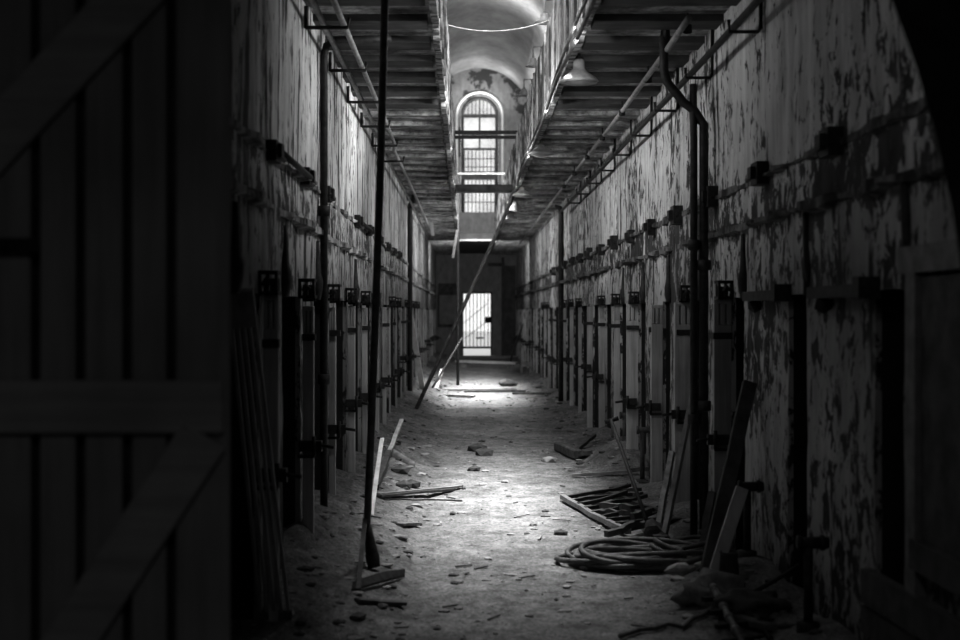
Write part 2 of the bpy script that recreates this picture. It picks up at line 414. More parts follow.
# ------------------------------------------------------------------ cell doors
dn = [0]
def door_root(y, x, side, k):
    dn[0] += 1
    return empty('door_%d' % dn[0], (x, y, 0), '%s cell doorway from the camera along the %s wall' % (ORD[k], side), 'door', None, 'structure')
def hanger(b, x, y0, y1, s, z0=1.79):
    # iron hanger box with a little scroll-work on the wall above the post
    xa, xb = sorted((x - s * .105, x + s * .0))
    for z in (z0, z0 + .11): b.box(xa, xb, y0, y1, z, z + .02)
    for xx in (xa, (xa + xb) / 2 - .008, xb - .016): b.box(xx, xx + .016, y0, y0 + .03, z0, z0 + .12)
    b.box(xa + .01, xb - .01, y1 - .03, y1, z0 - .02, z0 + .09)
    b.tube([(xa + .03, y0 - .02, z0 + .05), ((xa + xb) / 2, y0 - .03, z0 + .09), (xb - .03, y0 - .02, z0 + .06)], .014, 6)
def make_door(x, y, s, w, side, k, post=True, pw=.125, pin=0.0):
    r = door_root(y, x, side, k); ye = y + w
    xo = x - s * pw; xi = x - s * pin                       # outer / wall side of the post
    xa, xb = sorted((xo, xi)); W = xb - xa
    b = MB(); b.box(xa, xb, ye, ye + .05, -.05, 1.61); b.box(xa, xb, ye, ye + .05, 1.76, 1.79)
    for q in (0, .36, .72): b.box(xa + W * q, xa + W * (q + .28), ye, ye + .05, 1.61, 1.76)
    b.box(xa + .005, xb - .005, ye + .045, ye + .055, 1.58, 1.78)
    b.build('door_post', M['post'], r, bevel=.004)
    b = MB(); b.box(xa - .004, xb + .004, ye - .008, ye + .056, 1.51, 1.555); b.build('iron_strap', M['iron'], r)
    b = MB(); hanger(b, x, ye - .06, ye + .10, s); b.build('hanger_bracket', M['iron'], r)
    b = MB(); b.tube([(x - s * .008, y - .03 + .02 * math.sin(z_ * 9), z_) for z_ in (1.79, 1.86, 1.92, 1.98, 2.06, 2.14, 2.22)], [.03, .045, .05, .035, .028, .022, .018], 7); b.build('hanger_rod', M['iron'], r)
    zl = .84 + .03 * math.sin(k * 2.1)
    b = MB(); xm = x - s * pw
    b.box(min(xm - s * .05, xm + s * .10), max(xm - s * .05, xm + s * .10), ye - .05, ye + .01, zl - .04, zl + .03)
    arm = MB().tube([(xm - s * .04, ye - .03, zl), (xm - s * .13, ye - .06, zl - .01)], .012, 6)
    b.tube([(xm, ye - .05, zl - .07), (xm, ye - .05, zl + .06)], .014, 6)
    b.box(min(xm, xm + s * .11), max(xm, xm + s * .11), ye - .03, ye, zl - .085, zl - .065)
    lt = b.build('latch', M['iron'], r); arm.build('latch_arm', M['iron'], lt)
    return r
def bare_door(x, y, s, w, side, k):
    r = door_root(y, x, side, k)
    b = MB(); b.bar((x - s * .035, y + w - .05, 1.80), (x - s * .035, y + w + .95, 1.80), .07, .06); b.box(x - .10, x - .0, y + w - .08, y + w + .02, 1.76, 1.86)
    b.rock((x - .04, y + w + .72, 1.74), .05, 1, (1, 1, 1), k)
    b.build('lintel_bar', M['iron'], r)
    b = MB(); b.tube([(x - .005, y - .03 + .015 * math.sin(z_ * 9), z_) for z_ in (1.79, 1.9, 2.0, 2.1, 2.24)], .026, 7); b.rock((x - .01, y - .03, 1.93), .07, 1, (.4, .8, 1.6), k); b.build('hanger_rod', M['iron'], r)
    return r
bare_door(XR, RY[0], 1, RW, 'right', 0); bare_door(XR, RY[1], 1, RW, 'right', 1)
protoR = make_door(XR, RY[2], 1, RW, 'right', 2)
for k in range(3, len(RY)):
    sk = set()
    if k in (6, 9, 11, 14, 17, 20): sk.add('latch')
    if k in (4, 8, 12, 13) or k > 15: sk |= {'hanger_bracket'}
    if k > 6: sk.add('hanger_rod')
    if k in (9, 10) or k > 13: sk.add('iron_strap')
    if k in (12, 16): sk.add('door_post')
    o = dup(protoR, (XR, RY[k] + RWS[k] - RW, 0), sk)
    for ch in o.children:
        kd = ch.name.split('.')[0]
        if kd == 'latch': ch.location.z = R.uniform(-.08, .10)
        if kd == 'door_post': ch.location.z = R.uniform(-.04, .01); ch.rotation_euler.x = R.uniform(-.008, .008); ch.scale.x = R.uniform(.85, 1.2) if k < 6 else R.uniform(.4, .7) if k < 10 else R.uniform(.25, .5)
    dn[0] += 1; o.name = 'door_%d' % dn[0]; o['label'] = '%s cell doorway from the camera along the right wall' % ORD[k]
protoL = make_door(XL, LY[0] + LWS[0] - LW, -1, LW, 'left', 0, pw=.10, pin=.02)
for k in range(1, len(LY)):
    sk = set()
    if k in (7, 10, 13, 16, 19): sk.add('latch')
    if k in (6, 9, 11) or k > 13: sk |= {'hanger_bracket'}
    if k in (0, 3) or k > 4: sk.add('hanger_rod')
    if k in (5, 8) or k > 11: sk.add('iron_strap')
    o = dup(protoL, (XL, LY[k] + LWS[k] - LW, 0), sk)
    for ch in o.children:
        kd = ch.name.split('.')[0]
        if kd == 'latch': ch.location.z = R.uniform(-.08, .10)
        if kd == 'door_post': ch.location.z = R.uniform(-.05, .01); ch.rotation_euler.x = R.uniform(-.01, .01); ch.scale.x = R.uniform(.9, 1.0) if k < 2 else R.uniform(.6, .85) if k < 7 else R.uniform(.2, .42)
    dn[0] += 1; o.name = 'door_%d' % dn[0]; o['label'] = '%s cell doorway from the camera along the left wall' % ORD[k]

# ------------------------------------------------------------------ far wall with window and barred doorway
DX0, DX1, DZ = -.147, .955, 2.44
WX, WR, WZ0, WZA = .50, .70, 5.37, 8.93
b = MB(); T = .4; X0, X1, ZT = -1.7, 2.6, 11.0
def quadY(xa, xb, za, zb, za2=None, zb2=None):
    b.add([(xa, YF, za), (xb, YF, za2 if za2 is not None else za), (xb, YF, zb2 if zb2 is not None else zb), (xa, YF, zb)], [(0, 1, 2, 3)])
quadY(X0, DX0, -.1, DZ); quadY(DX1, X1, -.1, DZ); quadY(X0, X1, DZ, WZ0)
quadY(X0, WX - WR, WZ0, ZT); quadY(WX + WR, X1, WZ0, ZT)
NA = 24; arc = [(WX + WR * math.cos(math.pi * (1 - i / NA)), WZA + WR * math.sin(math.pi * i / NA)) for i in range(NA + 1)]
for i in range(NA): quadY(arc[i][0], arc[i + 1][0], arc[i][1], ZT, arc[i + 1][1], ZT)
ring = [(WX - WR, WZ0)] + arc + [(WX + WR, WZ0)]
for i in range(len(ring)):
    p, q = ring[i], ring[(i + 1) % len(ring)]
    b.add([(p[0], YF, p[1]), (q[0], YF, q[1]), (q[0], YF + T, q[1]), (p[0], YF + T, p[1])], [(0, 1, 2, 3)])
for p, q in (((DX0, -.1), (DX0, DZ)), ((DX0, DZ), (DX1, DZ)), ((DX1, DZ), (DX1, -.1))):
    b.add([(p[0], YF, p[1]), (q[0], YF, q[1]), (q[0], YF + T, q[1]), (p[0], YF + T, p[1])], [(0, 1, 2, 3)])
struct(b.build('wall_far', M['lun']), 'end wall with arched window above and barred doorway below')
# window
w = empty('window_1', (WX, YF, WZ0), 'tall bright arched window with iron bars at the far end', 'window', None, 'structure')
b = MB(); b.tube([(WX - .84, YF - .03, WZ0 - .3)] + [(WX + .84 * math.cos(math.pi * (1 - i / NA)), YF - .03, WZA + .84 * math.sin(math.pi * i / NA)) for i in range(NA + 1)] + [(WX + .84, YF - .03, WZ0 - .3)], .05, 8)
b.build('arch_moulding', M['trimw'], w)
b = MB(); b.tube([(WX - .63, YF + .1, WZ0)] + [(WX + .63 * math.cos(math.pi * (1 - i / NA)), YF + .1, WZA + .63 * math.sin(math.pi * i / NA)) for i in range(NA + 1)] + [(WX + .63, YF + .1, WZ0)], .055, 6)
for z, h in ((8.92, .12), (8.28, .16), (7.70, .07), (6.72, .30)): b.box(WX - .68, WX + .68, YF + .04, YF + .16, z - h / 2, z + h / 2)
b.box(WX - .03, WX + .03, YF + .05, YF + .15, 7.7, 9.5); wf = b.build('window_frame', M['frame_g'], w)
b = MB(); b.add([(x, YF + .24, z) for x, z in ring], [tuple(range(len(ring)))]); b.build('window_pane', M['glass'], wf)
b = MB()
for i in range(9):
    x = WX - .56 + .14 * i; b.tube([(x, YF + .19, WZ0), (x, YF + .19, 7.66 if i % 2 else 7.66)], .014, 5)
for i in range(7):
    x = WX - .42 + .14 * i; b.tube([(x, YF + .19, 8.95), (x, YF + .19, WZA + math.sqrt(.6 ** 2 - (x - WX) ** 2))], .014, 5)
for z in (5.75, 6.25, 7.05, 7.35): b.tube([(WX - .65, YF + .19, z), (WX + .65, YF + .19, z)], .015, 5)
b.build('window_bars', M['frame_d'], w)
# barred doorway
dn[0] += 1
d = empty('door_%d' % dn[0], ((DX0 + DX1) / 2, YF, 0), 'bright barred iron gate closing the doorway in the end wall', 'door', None, 'structure')
b = MB(); b.box(DX0, DX0 + .05, YF + .1, YF + .15, 0, DZ); b.box(DX1 - .05, DX1, YF + .1, YF + .15, 0, DZ); b.box(DX0, DX1, YF + .1, YF + .15, DZ - .06, DZ)
b.box(DX0, DX1, YF - .02, YF + .12, .36, .43); b.box(DX0 - .02, DX1 + .02, YF + .05, YF + .18, .0, .08); b.build('gate_frame', M['frame_d'], d)
for i in range(7):
    x = DX0 + .15 + .135 * i; b = MB(); b.tube([(x, YF + .12, .40), (x, YF + .12, DZ - .03)], .013, 6)
    for z in (.85, 1.3, 1.75, 2.1): b.rock((x, YF + .12, z + .05 * math.sin(i * 3 + z)), .028, 1)
    b.build('gate_bar', M['frame_d'], d)
b = MB(); b.bar((DX0 + .05, YF + .09, 1.28), (DX1 - .12, YF + .09, 2.05), .02, .02); b.bar((DX0 + .1, YF + .09, .72), (DX1 - .1, YF + .09, 1.42), .02, .02); b.build('diagonal_brace', M['frame_d'], d)
b = MB(); b.box(.70, .93, YF + .06, YF + .12, 1.30, 1.52); b.build('lock_box', M['frame_d'], d)
b = MB(); b.box(.36, .66, YF + .06, YF + .1, .72, .77); b.build('name_plate', M['frame_d'], d)
b = MB(); b.box(DX0 - .3, DX1 + .9, YF - .5, YF, 0, .10); struct(b.build('trim_8', M['step']), 'pale stone step below the far gate')
b = MB(); b.box(-30, 30, YF + .4, 120, -.12, -.02); struct(b.build('ground', M['ground']), 'pale yard outside the far gate')
# things at the far end
t = empty('wall_panel', (-.72, YF, 0), 'pale square board panel in dark frame left of the far gate', 'panel')
b = MB(); b.box(-.98, -.45, YF - .05, YF - .01, 1.25, 2.32); b.build('board', M['panel'], t)
b = MB(); b.box(-1.02, -.30, YF - .09, YF - .01, 2.32, 2.75); b.box(-1.02, -.40, YF - .09, YF - .01, 1.15, 1.25); b.box(-1.04, -.98, YF - .08, YF - .01, 1.15, 2.4); b.build('panel_frame', M['wood_d'], t)
t = empty('door_casing', (1.72, YF, 0), 'tall dark timber casing in the far right corner', 'casing')
b = MB(); b.box(1.30, 1.40, YF - .25, YF - .02, 0, 3.7); b.box(1.40, 1.82, YF - .06, YF - .03, 0, 3.4); b.build('casing_board', M['casing'], t)
b = MB(); b.box(.80, 1.42, YF - .2, YF - .02, 3.38, 3.5); b.build('casing_head', M['wood_d'], t)

# ------------------------------------------------------------------ entry vestibule (behind and around the camera)
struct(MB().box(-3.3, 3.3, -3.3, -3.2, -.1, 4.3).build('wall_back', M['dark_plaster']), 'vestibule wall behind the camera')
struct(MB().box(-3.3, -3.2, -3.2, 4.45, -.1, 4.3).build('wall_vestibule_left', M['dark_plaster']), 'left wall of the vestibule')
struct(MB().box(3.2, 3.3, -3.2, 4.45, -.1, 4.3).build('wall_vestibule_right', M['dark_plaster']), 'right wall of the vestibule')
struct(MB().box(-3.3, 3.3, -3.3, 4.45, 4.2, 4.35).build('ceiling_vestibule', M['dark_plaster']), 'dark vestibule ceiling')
# arched front wall
b = MB(); ac, az = .24, 1.3; ar = 1.305; aY0, aY1 = 4.06, 4.44
ring = [(ac + ar, -.1), (ac + ar, .6)] + [(ac + ar * math.cos(t), az + 2.3 * math.sin(t)) for t in [math.pi * i / 30 for i in range(31)]] + [(ac - ar, .6), (ac - ar, -.1)]
ring = [(max(x, -.82), z) for x, z in ring]
outr = []
for x, z in ring:
    t = math.atan2(z - az, x - ac)
    outr.append((3.25 if x > ac else -3.25, z) if z < az + .01 else None)
for i, (x, z) in enumerate(ring):
    if outr[i] is None:
        t = math.atan2(z - az, x - ac); k = min(3.0 / max(abs(math.cos(t)), 1e-4), 3.0 / max(math.sin(t), 1e-4)); outr[i] = (ac + k * math.cos(t), az + k * math.sin(t))
m = len(ring)
back = [(x + (.17 if x > ac else -.02), z * 1.04) for x, z in ring]
for Y, rg in ((aY0, ring), (aY1, back)):
    b.add([(x, Y, z) for x, z in rg] + [(x, Y, z) for x, z in outr], [(i, i + 1, m + i + 1, m + i) for i in range(m - 1)])
b.add([(x, aY0, z) for x, z in ring] + [(x, aY1, z) for x, z in back], [(i, i + 1, m + i + 1, m + i) for i in range(m - 1)])
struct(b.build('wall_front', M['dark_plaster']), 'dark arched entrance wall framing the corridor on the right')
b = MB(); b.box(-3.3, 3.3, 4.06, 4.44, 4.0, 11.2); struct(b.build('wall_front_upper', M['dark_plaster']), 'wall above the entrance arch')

# ------------------------------------------------------------------ wooden gate in the left foreground
gY = 4.0; gx1 = (229 - VX) / F * gY
t = empty('wooden_gate', (-1.42, gY, 0), 'dark boarded wooden gate with diagonal braces filling left foreground', 'gate')
b = MB(); edges = [gx1, gx1 - .165, -.905 - .13, -1.045 - .125, -1.18 - .125, -1.315 - .13]
px_gaps = [166, 122, 75, 30, -14, -58]
xr = gx1
for i, g in enumerate(px_gaps):
    xl = (g - VX) / F * gY; b.box(xl + .028, xr, gY, gY + .03, .12, 3.2); xr = xl
b.build('gate_board', M['gate'], t, bevel=.006)
xl0 = (-58 - VX) / F * gY
b = MB(); zt, zb = at(0, 380, gY).z, at(0, 433, gY).z; b.box(xl0, gx1 - .012, gY - .035, gY, zb, zt); b.build('middle_rail', M['gatex'], t, bevel=.008)
b = MB(); b.box(xl0, gx1, gY - .035, gY, .2, .36); b.build('bottom_rail', M['gatex'], t, bevel=.008)
b = MB(); b.box(xl0, gx1, gY - .035, gY, 2.9, 3.06); b.build('top_rail', M['gatex'], t, bevel=.008)
def brace(p, q, w):
    b = MB(); a = at(*p, gY); c = at(*q, gY); a.y = c.y = gY - .018; b.bar(a, c, .034, w, up=(0, 1, 0)) if False else b.bar(a, c, w, .034, up=(0, 1, 0))
    return b.build('diagonal_board', M['gatex'], t, bevel=.006)
brace((206, 434), (39, 690), .15); brace((-20, 160), (150, -20), .16); brace((-30, 376), (205, 120), .0001) if False else None
for z in (1.9, .28):
    hb = MB().box(xl0 - .02, xl0 + .3, gY - .045, gY - .035, z - .02, z + .02).build('hinge', M['iron'], t)
    MB().tube([(xl0 - .02, gY - .04, z - .08), (xl0 - .02, gY - .04, z + .08)], .02, 8).build('hinge_pin', M['iron'], hb)

# ------------------------------------------------------------------ leaning slatted frame (left)
top = at(240, 290, 6.45); bot = at(276, 636, 7.15); bot.z = max(bot.z, .02)
t = empty('slatted_frame', bot, 'long slatted timber frame leaning on left wall just past the gate', 'frame')
d = (top - bot); rt = Vector((1, .1, 0)).normalized()
wT, wB = .115, .15
for i in range(5):
    k = -.5 + i / 4; b = MB(); b.bar(bot + rt * k * wB, bot + d * .94 + rt * k * wT, .016, .03, up=(0, 1, 0)); b.build('slat', M['wood_s'], t)
b = MB(); b.bar(bot + d * .90, bot + d * 1.0, wT * 1.12, .035, up=(0, 1, 0)); b.build('head_board', M['wood_s'], t)
b = MB(); b.bar(bot + d * .035 - rt * wB * .6, bot + d * .035 + rt * wB * .6, .045, .05); b.build('foot_rail', M['wood_d'], t)

# ------------------------------------------------------------------ long poles
def curve(a, b, sag=(0, 0, 0), n=10):
    a = Vector(a); b = Vector(b); s = Vector(sag)
    return [a.lerp(b, i / n) + s * (4 * (i / n) * (1 - i / n)) for i in range(n + 1)]
p0 = fl(367, 566); p1 = at(386, -30, 7.95); p1.z = ZC - .01
t = empty('iron_pole', p0, 'tall dark pole standing from floor to ceiling left of the walkway', 'pole')
b = MB(); b.tube(curve(p0 + Vector((0, 0, .25)), p1, (.01, 0, 0)), .024, 10); b.build('shaft', M['pole'], t)
b = MB(); b.tube(curve(p0 + Vector((0, 0, .27)), p0 + Vector((.05, -.05, .0)), (0, 0, 0), 4), [.026, .03, .036, .045, .04], 10); b.build('foot', M['iron'], t)
q = fl(358, 592)
b = MB(); b.bar(q + Vector((0, 0, .01)), p0 + Vector((-.01, -.03, .30)), .028, .028); o = b.build('wooden_stake', M['wood_d'], origin=q); tag(o, 'short dark stake propped against the foot of the tall pole', 'stake')
q0 = fl(352, 591, .015); q1 = fl(405, 577, .015)
b = MB(); m = 10; vs = []; fs = []
for i in range(m + 1):
    u = i / m; c = q0.lerp(q1, u); wd = .06 * math.sin(math.pi * min(1, .12 + u * .86)) ** .6
    for sx, zz in ((-1, -.012), (-1, .002), (1, .03), (1, .016)): vs.append(c + Vector((0, sx * wd, zz + .01 * math.sin(u * 3))))
for i in range(m):
    for k in range(4): fs.append((4 * i + k, 4 * i + (k + 1) % 4, 4 * i + 4 + (k + 1) % 4, 4 * i + 4 + k))
fs += [(0, 1, 2, 3), (4 * m, 4 * m + 1, 4 * m + 2, 4 * m + 3)]
b.add(vs, fs); o = b.build('shovel_blade', M['iron'], origin=q0); tag(o, 'dark pointed metal blade lying at the foot of the tall pole', 'blade')
q0 = fl(357, 603, .015); q1 = fl(404, 606, .015)
b = MB(); b.bar(q0, q1, .07, .018, seg=4, jit=.004); o = b.build('broken_board', M['wood_d'], origin=q0); tag(o, 'short dark strip on the floor standing for a shadow before the blade', 'board')  # thin dark slab stands in for a cast shadow on the floor

def stick(name, a, c, w, h, mat, label, cat='stick', round_=False, seg=5, jit=.004, group=None, up=(0, 0, 1)):
    b = MB()
    if round_: b.tube(curve(a, c, (R.uniform(-.01, .01), 0, R.uniform(-.01, .01)), 6), w / 2, 8)
    else: b.bar(a, c, w, h, seg=seg, jit=jit, up=up)
    o = b.build(name, mat, origin=a); tag(o, label, cat, group); return o
a = fl(371, 516); stick('wooden_stick', a, at(382, 439, 11.9), .035, .02, M['wood_l'], 'pale split lath leaning beside the tall pole')
a = fl(385, 462); stick('wooden_stick', a, at(402, 420, 15.6), .045, .025, M['wood_l'], 'pale lath leaning behind the curled bark slab')
a = fl(376, 490, .02); stick('wooden_stick', a, at(389, 452, 13.6), .05, .05, M['wood_d'], 'short dark stick leaning between the two pale laths')
# curled bark slab
q0, q1 = fl(386, 456, .05), fl(415, 467, .02); b = MB(); vs = []; fs = []; m = 8
for i in range(m + 1):
    u = i / m; c = q0.lerp(q1, u); rr = .10 * (1 - .45 * u)
    for k in range(7):
        tt = math.pi * k / 6; vs.append(c + Vector((0, rr * math.cos(tt) * 1.2, rr * math.sin(tt) - .02)))
for i in range(m):
    for k in range(6): fs.append((7 * i + k, 7 * i + k + 1, 7 * i + 8 + k, 7 * i + 7 + k))
b.add(vs, fs, 0, True); o = b.build('bark_slab', M['wood_m'], origin=q0); tag(o, 'curled grey slab of bark on the bank by the left wall', 'slab')
stick('floor_lath', fl(377, 497, .02), fl(461, 488, .02), .05, .02, M['wood_m'], 'long lath lying across the floor on the left, farther of two', 'lath')
stick('floor_lath', fl(379, 498.5, .02), fl(453, 491.5, .02), .06, .02, M['wood_d'], 'long dark lath lying across the floor on the left, nearer of two', 'lath')
stick('floor_lath', fl(384, 500.5, .01), fl(462, 501.5, .01), .018, .012, M['wood_d'], 'hair-thin twig on the floor just in front of the two laths', 'twig')
stick('floor_lath', fl(400, 526.5, .015), fl(418, 526, .015), .08, .02, M['wood_m'], 'short flat slat alone on the left of the walkway', 'slat')

# far left leaning board and bits
stick('leaning_board', fl(422.5, 389), at(410.5, 316, 25.2), .10, .035, M['wood_l'], 'tall pale board leaning against the left wall near the far end', 'board')
stick('wooden_stick', fl(436, 389), at(442, 370, 29.5), .07, .05, M['wood_l'], 'stubby white stick tilted by the foot of the long diagonal pole')
# long diagonal pole
a = fl(416, 409); c = Vector((.86, 23.2, 3.80))
stick('leaning_pole', a, c, .062, .062, M['stone_d'], 'long diagonal pole leaning from left floor up to right gallery', 'pole', True)
stick('leaning_pole', fl(432, 388), at(462, 338, 30.5), .045, .045, M['iron'], 'thin dark pole leaning low behind the long diagonal pole', 'pole', True)
stick('leaning_pole', fl(441, 371), at(459, 341, 38.2), .05, .05, M['iron'], 'short dark bar tilted on the floor left of the far gate', 'bar', True)
a = Vector((GL + .01, 31.0, 0)); stick('iron_post', a, (GL + .01, 31.0, ZC), .07, .07, M['iron'], 'thin upright post from floor to left gallery near the far end', 'post', True)
stick('leaning_pole', fl(510, 362), at(523, 324, 41.5), .06, .06, M['iron_l'], 'pale thin pole leaning right of the far gate', 'pole', True)
stick('hanging_strip', at(453, 258, 26), at(457, 230, 26), .05, .02, M['wood_m'], 'grey loose strip dangling from the left gallery edge', 'strip')
stick('hanging_strip', at(433, 236, 25), at(431, 222, 25), .06, .02, M['wood_l'], 'pale scrap hanging below the left gallery by the wall pipe', 'strip')
# bench plank & stump at far end
t = empty('low_bench', fl(480, 366), 'low pale plank on short blocks before the far gate', 'bench')
p = fl(457, 367); q = fl(517, 367); b = MB(); b.bar(Vector((p.x, p.y, .18)), Vector((q.x, q.y, .15)), .25, .07); b.build('plank', M['wood_l'], t)
for u in (.12, .88):
    b = MB(); c = p.lerp(q, u); b.box(c.x - .08, c.x + .08, c.y - .1, c.y + .1, 0, .135); b.build('support', M['wood_m'], t)
q = fl(526, 373.5); t = empty('wooden_stool', q, 'small block stool by the right wall near the far end', 'stool')
b = MB(); b.box(q.x - .13, q.x + .13, q.y - .12, q.y + .12, .22, .36); b.build('seat', M['wood_m'], t)
for sx in (-1, 1): MB().box(q.x + sx * .12 - .03, q.x + sx * .12 + .03, q.y - .1, q.y + .1, -.01, .22).build('leg', M['wood_m'], t)
# debris at the sunny patch
for i, (px, py, ln, ang, mt, lb) in enumerate((
        (470, 391, 2.0, .12, 'wood_m', 'long splintered board across the bright far patch of floor'),
        (495, 392.5, 1.3, .05, 'wood_d', 'dark board right of centre on the bright far patch'),
        (540, 395, 1.1, -.1, 'wood_d', 'dark slat near the right wall on the bright far patch'),
        (452, 397, .9, -.2, 'wood_m', 'broken slat left of centre on the bright far patch'))):
    p = fl(px, py, .03); v = Vector((math.cos(ang), math.sin(ang) * 2, 0)) * ln / 2
    stick('broken_board', p - v, p + v, .14, .04, M[mt], lb, 'board')
p = fl(507, 386); b = MB(); b.rock(p + Vector((0, 0, .06)), .16, 2, (1.3, 1, .6), 3); o = b.build('rubble_lump', M['stone_d'], origin=p); tag(o, 'dark lump of rubble on the bright far patch of floor', 'rubble')

# ------------------------------------------------------------------ wall pipes
def pipe(name, pts, r, mat, label, collars=()):
    t = empty(name, pts[0], label, 'pipe'); b = MB(); b.tube(pts, r, 10); b.build('pipe_run', mat, t)
    for c in collars:
        c = Vector(c); MB().lathe(c - Vector((0, 0, .04)), [(r, 0), (r * 1.6, .005), (r * 1.6, .075), (r, .08)], 12).build('collar', M['iron'], t)
    return t
px_ = XL + .045
pipe('wall_pipe', [(px_, 9.9, .1), (px_, 9.9, 3.6), (px_ + .02, 9.9, 3.68), (px_ + .08, 9.9, 3.72), (px_ + .5, 9.9, 3.73)], .028, M['iron'], 'dark upright pipe on the left wall nearest the camera', [(px_, 9.9, 2.45), (px_, 9.9, 1.2)])
xx = XL + .05
pipe('wall_pipe', [(xx, 25, 0), (xx, 25, 3.70), (xx + .02, 25, 3.77), (xx + .1, 25, 3.79), (xx + .1, 24.2, 3.79)], .045, M['iron'], 'dark upright pipe on the left wall toward the far end')
xx = XR - .05
pipe('wall_pipe', [(xx, 25.4, 0), (xx, 25.4, 3.60), (xx - .02, 25.4, 3.68), (xx - .12, 25.4, 3.70)], .05, M['iron'], 'dark upright pipe on the right wall toward the far end')
# right pair
xA, xB = 1.70, 1.775
pipe('wall_pipe', [(xA, 9.95, .02), (xA, 9.95, 3.0), (xA - .005, 9.95, 3.40)], .028, M['iron'], 'left pipe of the upright pair on the right wall', [(xA, 9.95, 2.2), (xA, 9.95, .9)])
pp = [(xB, 9.95, .02), (xB, 9.95, 3.0), (xB, 9.95, 3.10)] + [at(701, 121, 9.95), at(694, 110, 9.95), at(684, 103, 9.95), at(676, 93, 9.95), at(667, 82, 9.95), at(664, 70, 9.95), at(664, 40, 9.95), at(666, 10, 9.95)]
pp.append(Vector((pp[-1].x, 9.95, 3.72)))
pipe('wall_pipe', pp, .034, M['iron'], 'right pipe of the upright pair, crooked at the top, on right wall', [(xB, 9.95, 2.05), (xB, 9.95, 1.0)])
# steam pipe with stirrup hangers on right wall
sx_, sz_ = 1.70, 3.50
t = empty('steam_pipe', (sx_, 6.0, sz_), 'black steam pipe on stirrups high along the right wall', 'pipe')
MB().tube([(sx_, 5.6, sz_ + .04), (sx_, 8, sz_ + .01), (sx_, 10.0, sz_), (sx_, 14, sz_), (sx_, 24, sz_)], .024, 10).build('pipe_run', M['iron'], t)
for k in range(9):
    y = 8.35 + 1.64 * k
    b = MB(); b.tube([(XR - .015, y, ZC), (XR - .015, y, sz_ - .02), (XR - .03, y, sz_ - .045), (sx_ - .05, y, sz_ - .045), (sx_ - .055, y, sz_ + .03)], .012, 6)
    b.build('pipe_hanger', M['iron'], t)
# pale conduit
t = empty('conduit', (1.56, 8, 3.72), 'pale conduit pipe under the right gallery ceiling', 'pipe')
MB().tube([(1.47, 8.8, 3.64), (1.50, 10, 3.655), (1.56, 14, 3.70), (1.58, 22, 3.73), (1.60, 40, 3.74)], .023, 9).build('pipe_run', M['pale'], t)
for y in (9.3, 11.3, 13.2, 15.1, 17, 19, 21): MB().lathe((1.545, y, 3.68), [(.03, -.035), (.032, -.03), (.032, .02), (.008, .03), (.008, .105)], 8).build('pipe_clip', M['iron'], t)
# left pair of conduits
for nm, x, z, lb in (('conduit', -.97, 3.665, 'outer pale conduit of the pair under the left gallery'), ('conduit', -.835, 3.665, 'inner pale conduit of the pair under the left gallery')):
    t = empty(nm, (x, 7, z), lb, 'pipe')
    MB().tube([(x, 6.2, z), (x, 9.3, z), (x + .005, 14, z), (x, 15.6, z), (x - .03, 16, z - .02), (x - .02, 22, z), (x - .02, 36, z)], .021, 9).build('pipe_run', M['pale'], t)
    for k in range(6):
        y = 9.0 + 1.6 * k
        if x < -.9:
            b = MB(); b.tube([(XL + .02, y, z - .045), (-.80, y, z - .045), (-.79, y, z + .02)], .013, 6); b.tube([(XL + .02, y, z - .05), (XL + .02, y, z + .1)], .013, 6); b.build('pipe_hanger', M['iron'], t)

# ------------------------------------------------------------------ pendant lamps on the right gallery edge
lamp_y = [11.1, 16.7, 22.4, 25.5, 28.2]
def make_lamp(y, x, ztop, mat, label):
    t = empty('pendant_lamp', (x, y, ztop), label, 'lamp', 'pendant lamps along the right gallery edge')
    b = MB(); b.lathe((x, y, ztop), [(.012, -.33), (.155, -.30), (.165, -.292), (.16, -.285), (.14, -.26), (.075, -.215), (.05, -.185), (.046, -.12), (.03, -.10), (.0, -.10)], 28)
    b.lathe((x, y, ztop), [(.155, -.305), (.13, -.27), (.06, -.21), (.0, -.2)], 28); b.build('lamp_shade', mat, t)
    b = MB(); b.tube([(x, y, ztop - .11), (x, y, ztop - .02), (x - .03, y, ztop + .04), (x - .08, y, ztop + .06)], .013, 7); b.build('stem', M['iron'], t)
    b = MB(); b.lathe((x, y, ztop), [(.0, -.13), (.036, -.125), (.038, -.10), (.036, -.085), (.0, -.08)], 14); b.build('cap', M['iron'], t)
    return t
l0 = make_lamp(lamp_y[0], .94, 3.99 - .08, M['enamel_d'], 'nearest pendant lamp, dark cone shade under the right gallery')
lab = ['second pendant lamp from the camera, pale cone shade below right gallery edge', 'third pendant lamp from the camera along the right gallery edge',
       'fourth pendant lamp from the camera along the right gallery edge', 'farthest pendant lamp, bright shade low at the gallery end']
l1 = make_lamp(lamp_y[1], .94, 3.97, M['enamel'], lab[0])
for y, lb in zip(lamp_y[2:], lab[1:]):
    o = dup(l1, (.94, y, 3.95)); o['label'] = lb
# small fittings above the right parapet
def upper_fit(y, px, py, label):
    p = at(px, py, y); t = empty('parapet_lamp', p, label, 'lamp', 'small lamps above the right parapet')
    b = MB(); b.lathe(p, [(.10, -.06), (.11, -.05), (.05, 0), (.04, .05), (.0, .06)], 16); b.build('lamp_shade', M['enamel'], t)
    b = MB(); b.tube([p + Vector((0, 0, .05)), p + Vector((0, 0, .2)), p + Vector((.12, 0, .2)), p + Vector((.16, 0, -.2)), Vector((GR + .02, y, 4.6))], .014, 6); b.build('bracket_arm', M['pale'], t)
upper_fit(15.0, 544.5, 18, 'small pale lamp above right parapet, nearest of three')
upper_fit(17.6, 533, 62, 'small pale lamp on hooked bracket above right parapet, middle one')
upper_fit(21.0, 524, 92, 'small pale lamp above right parapet, farthest of three')

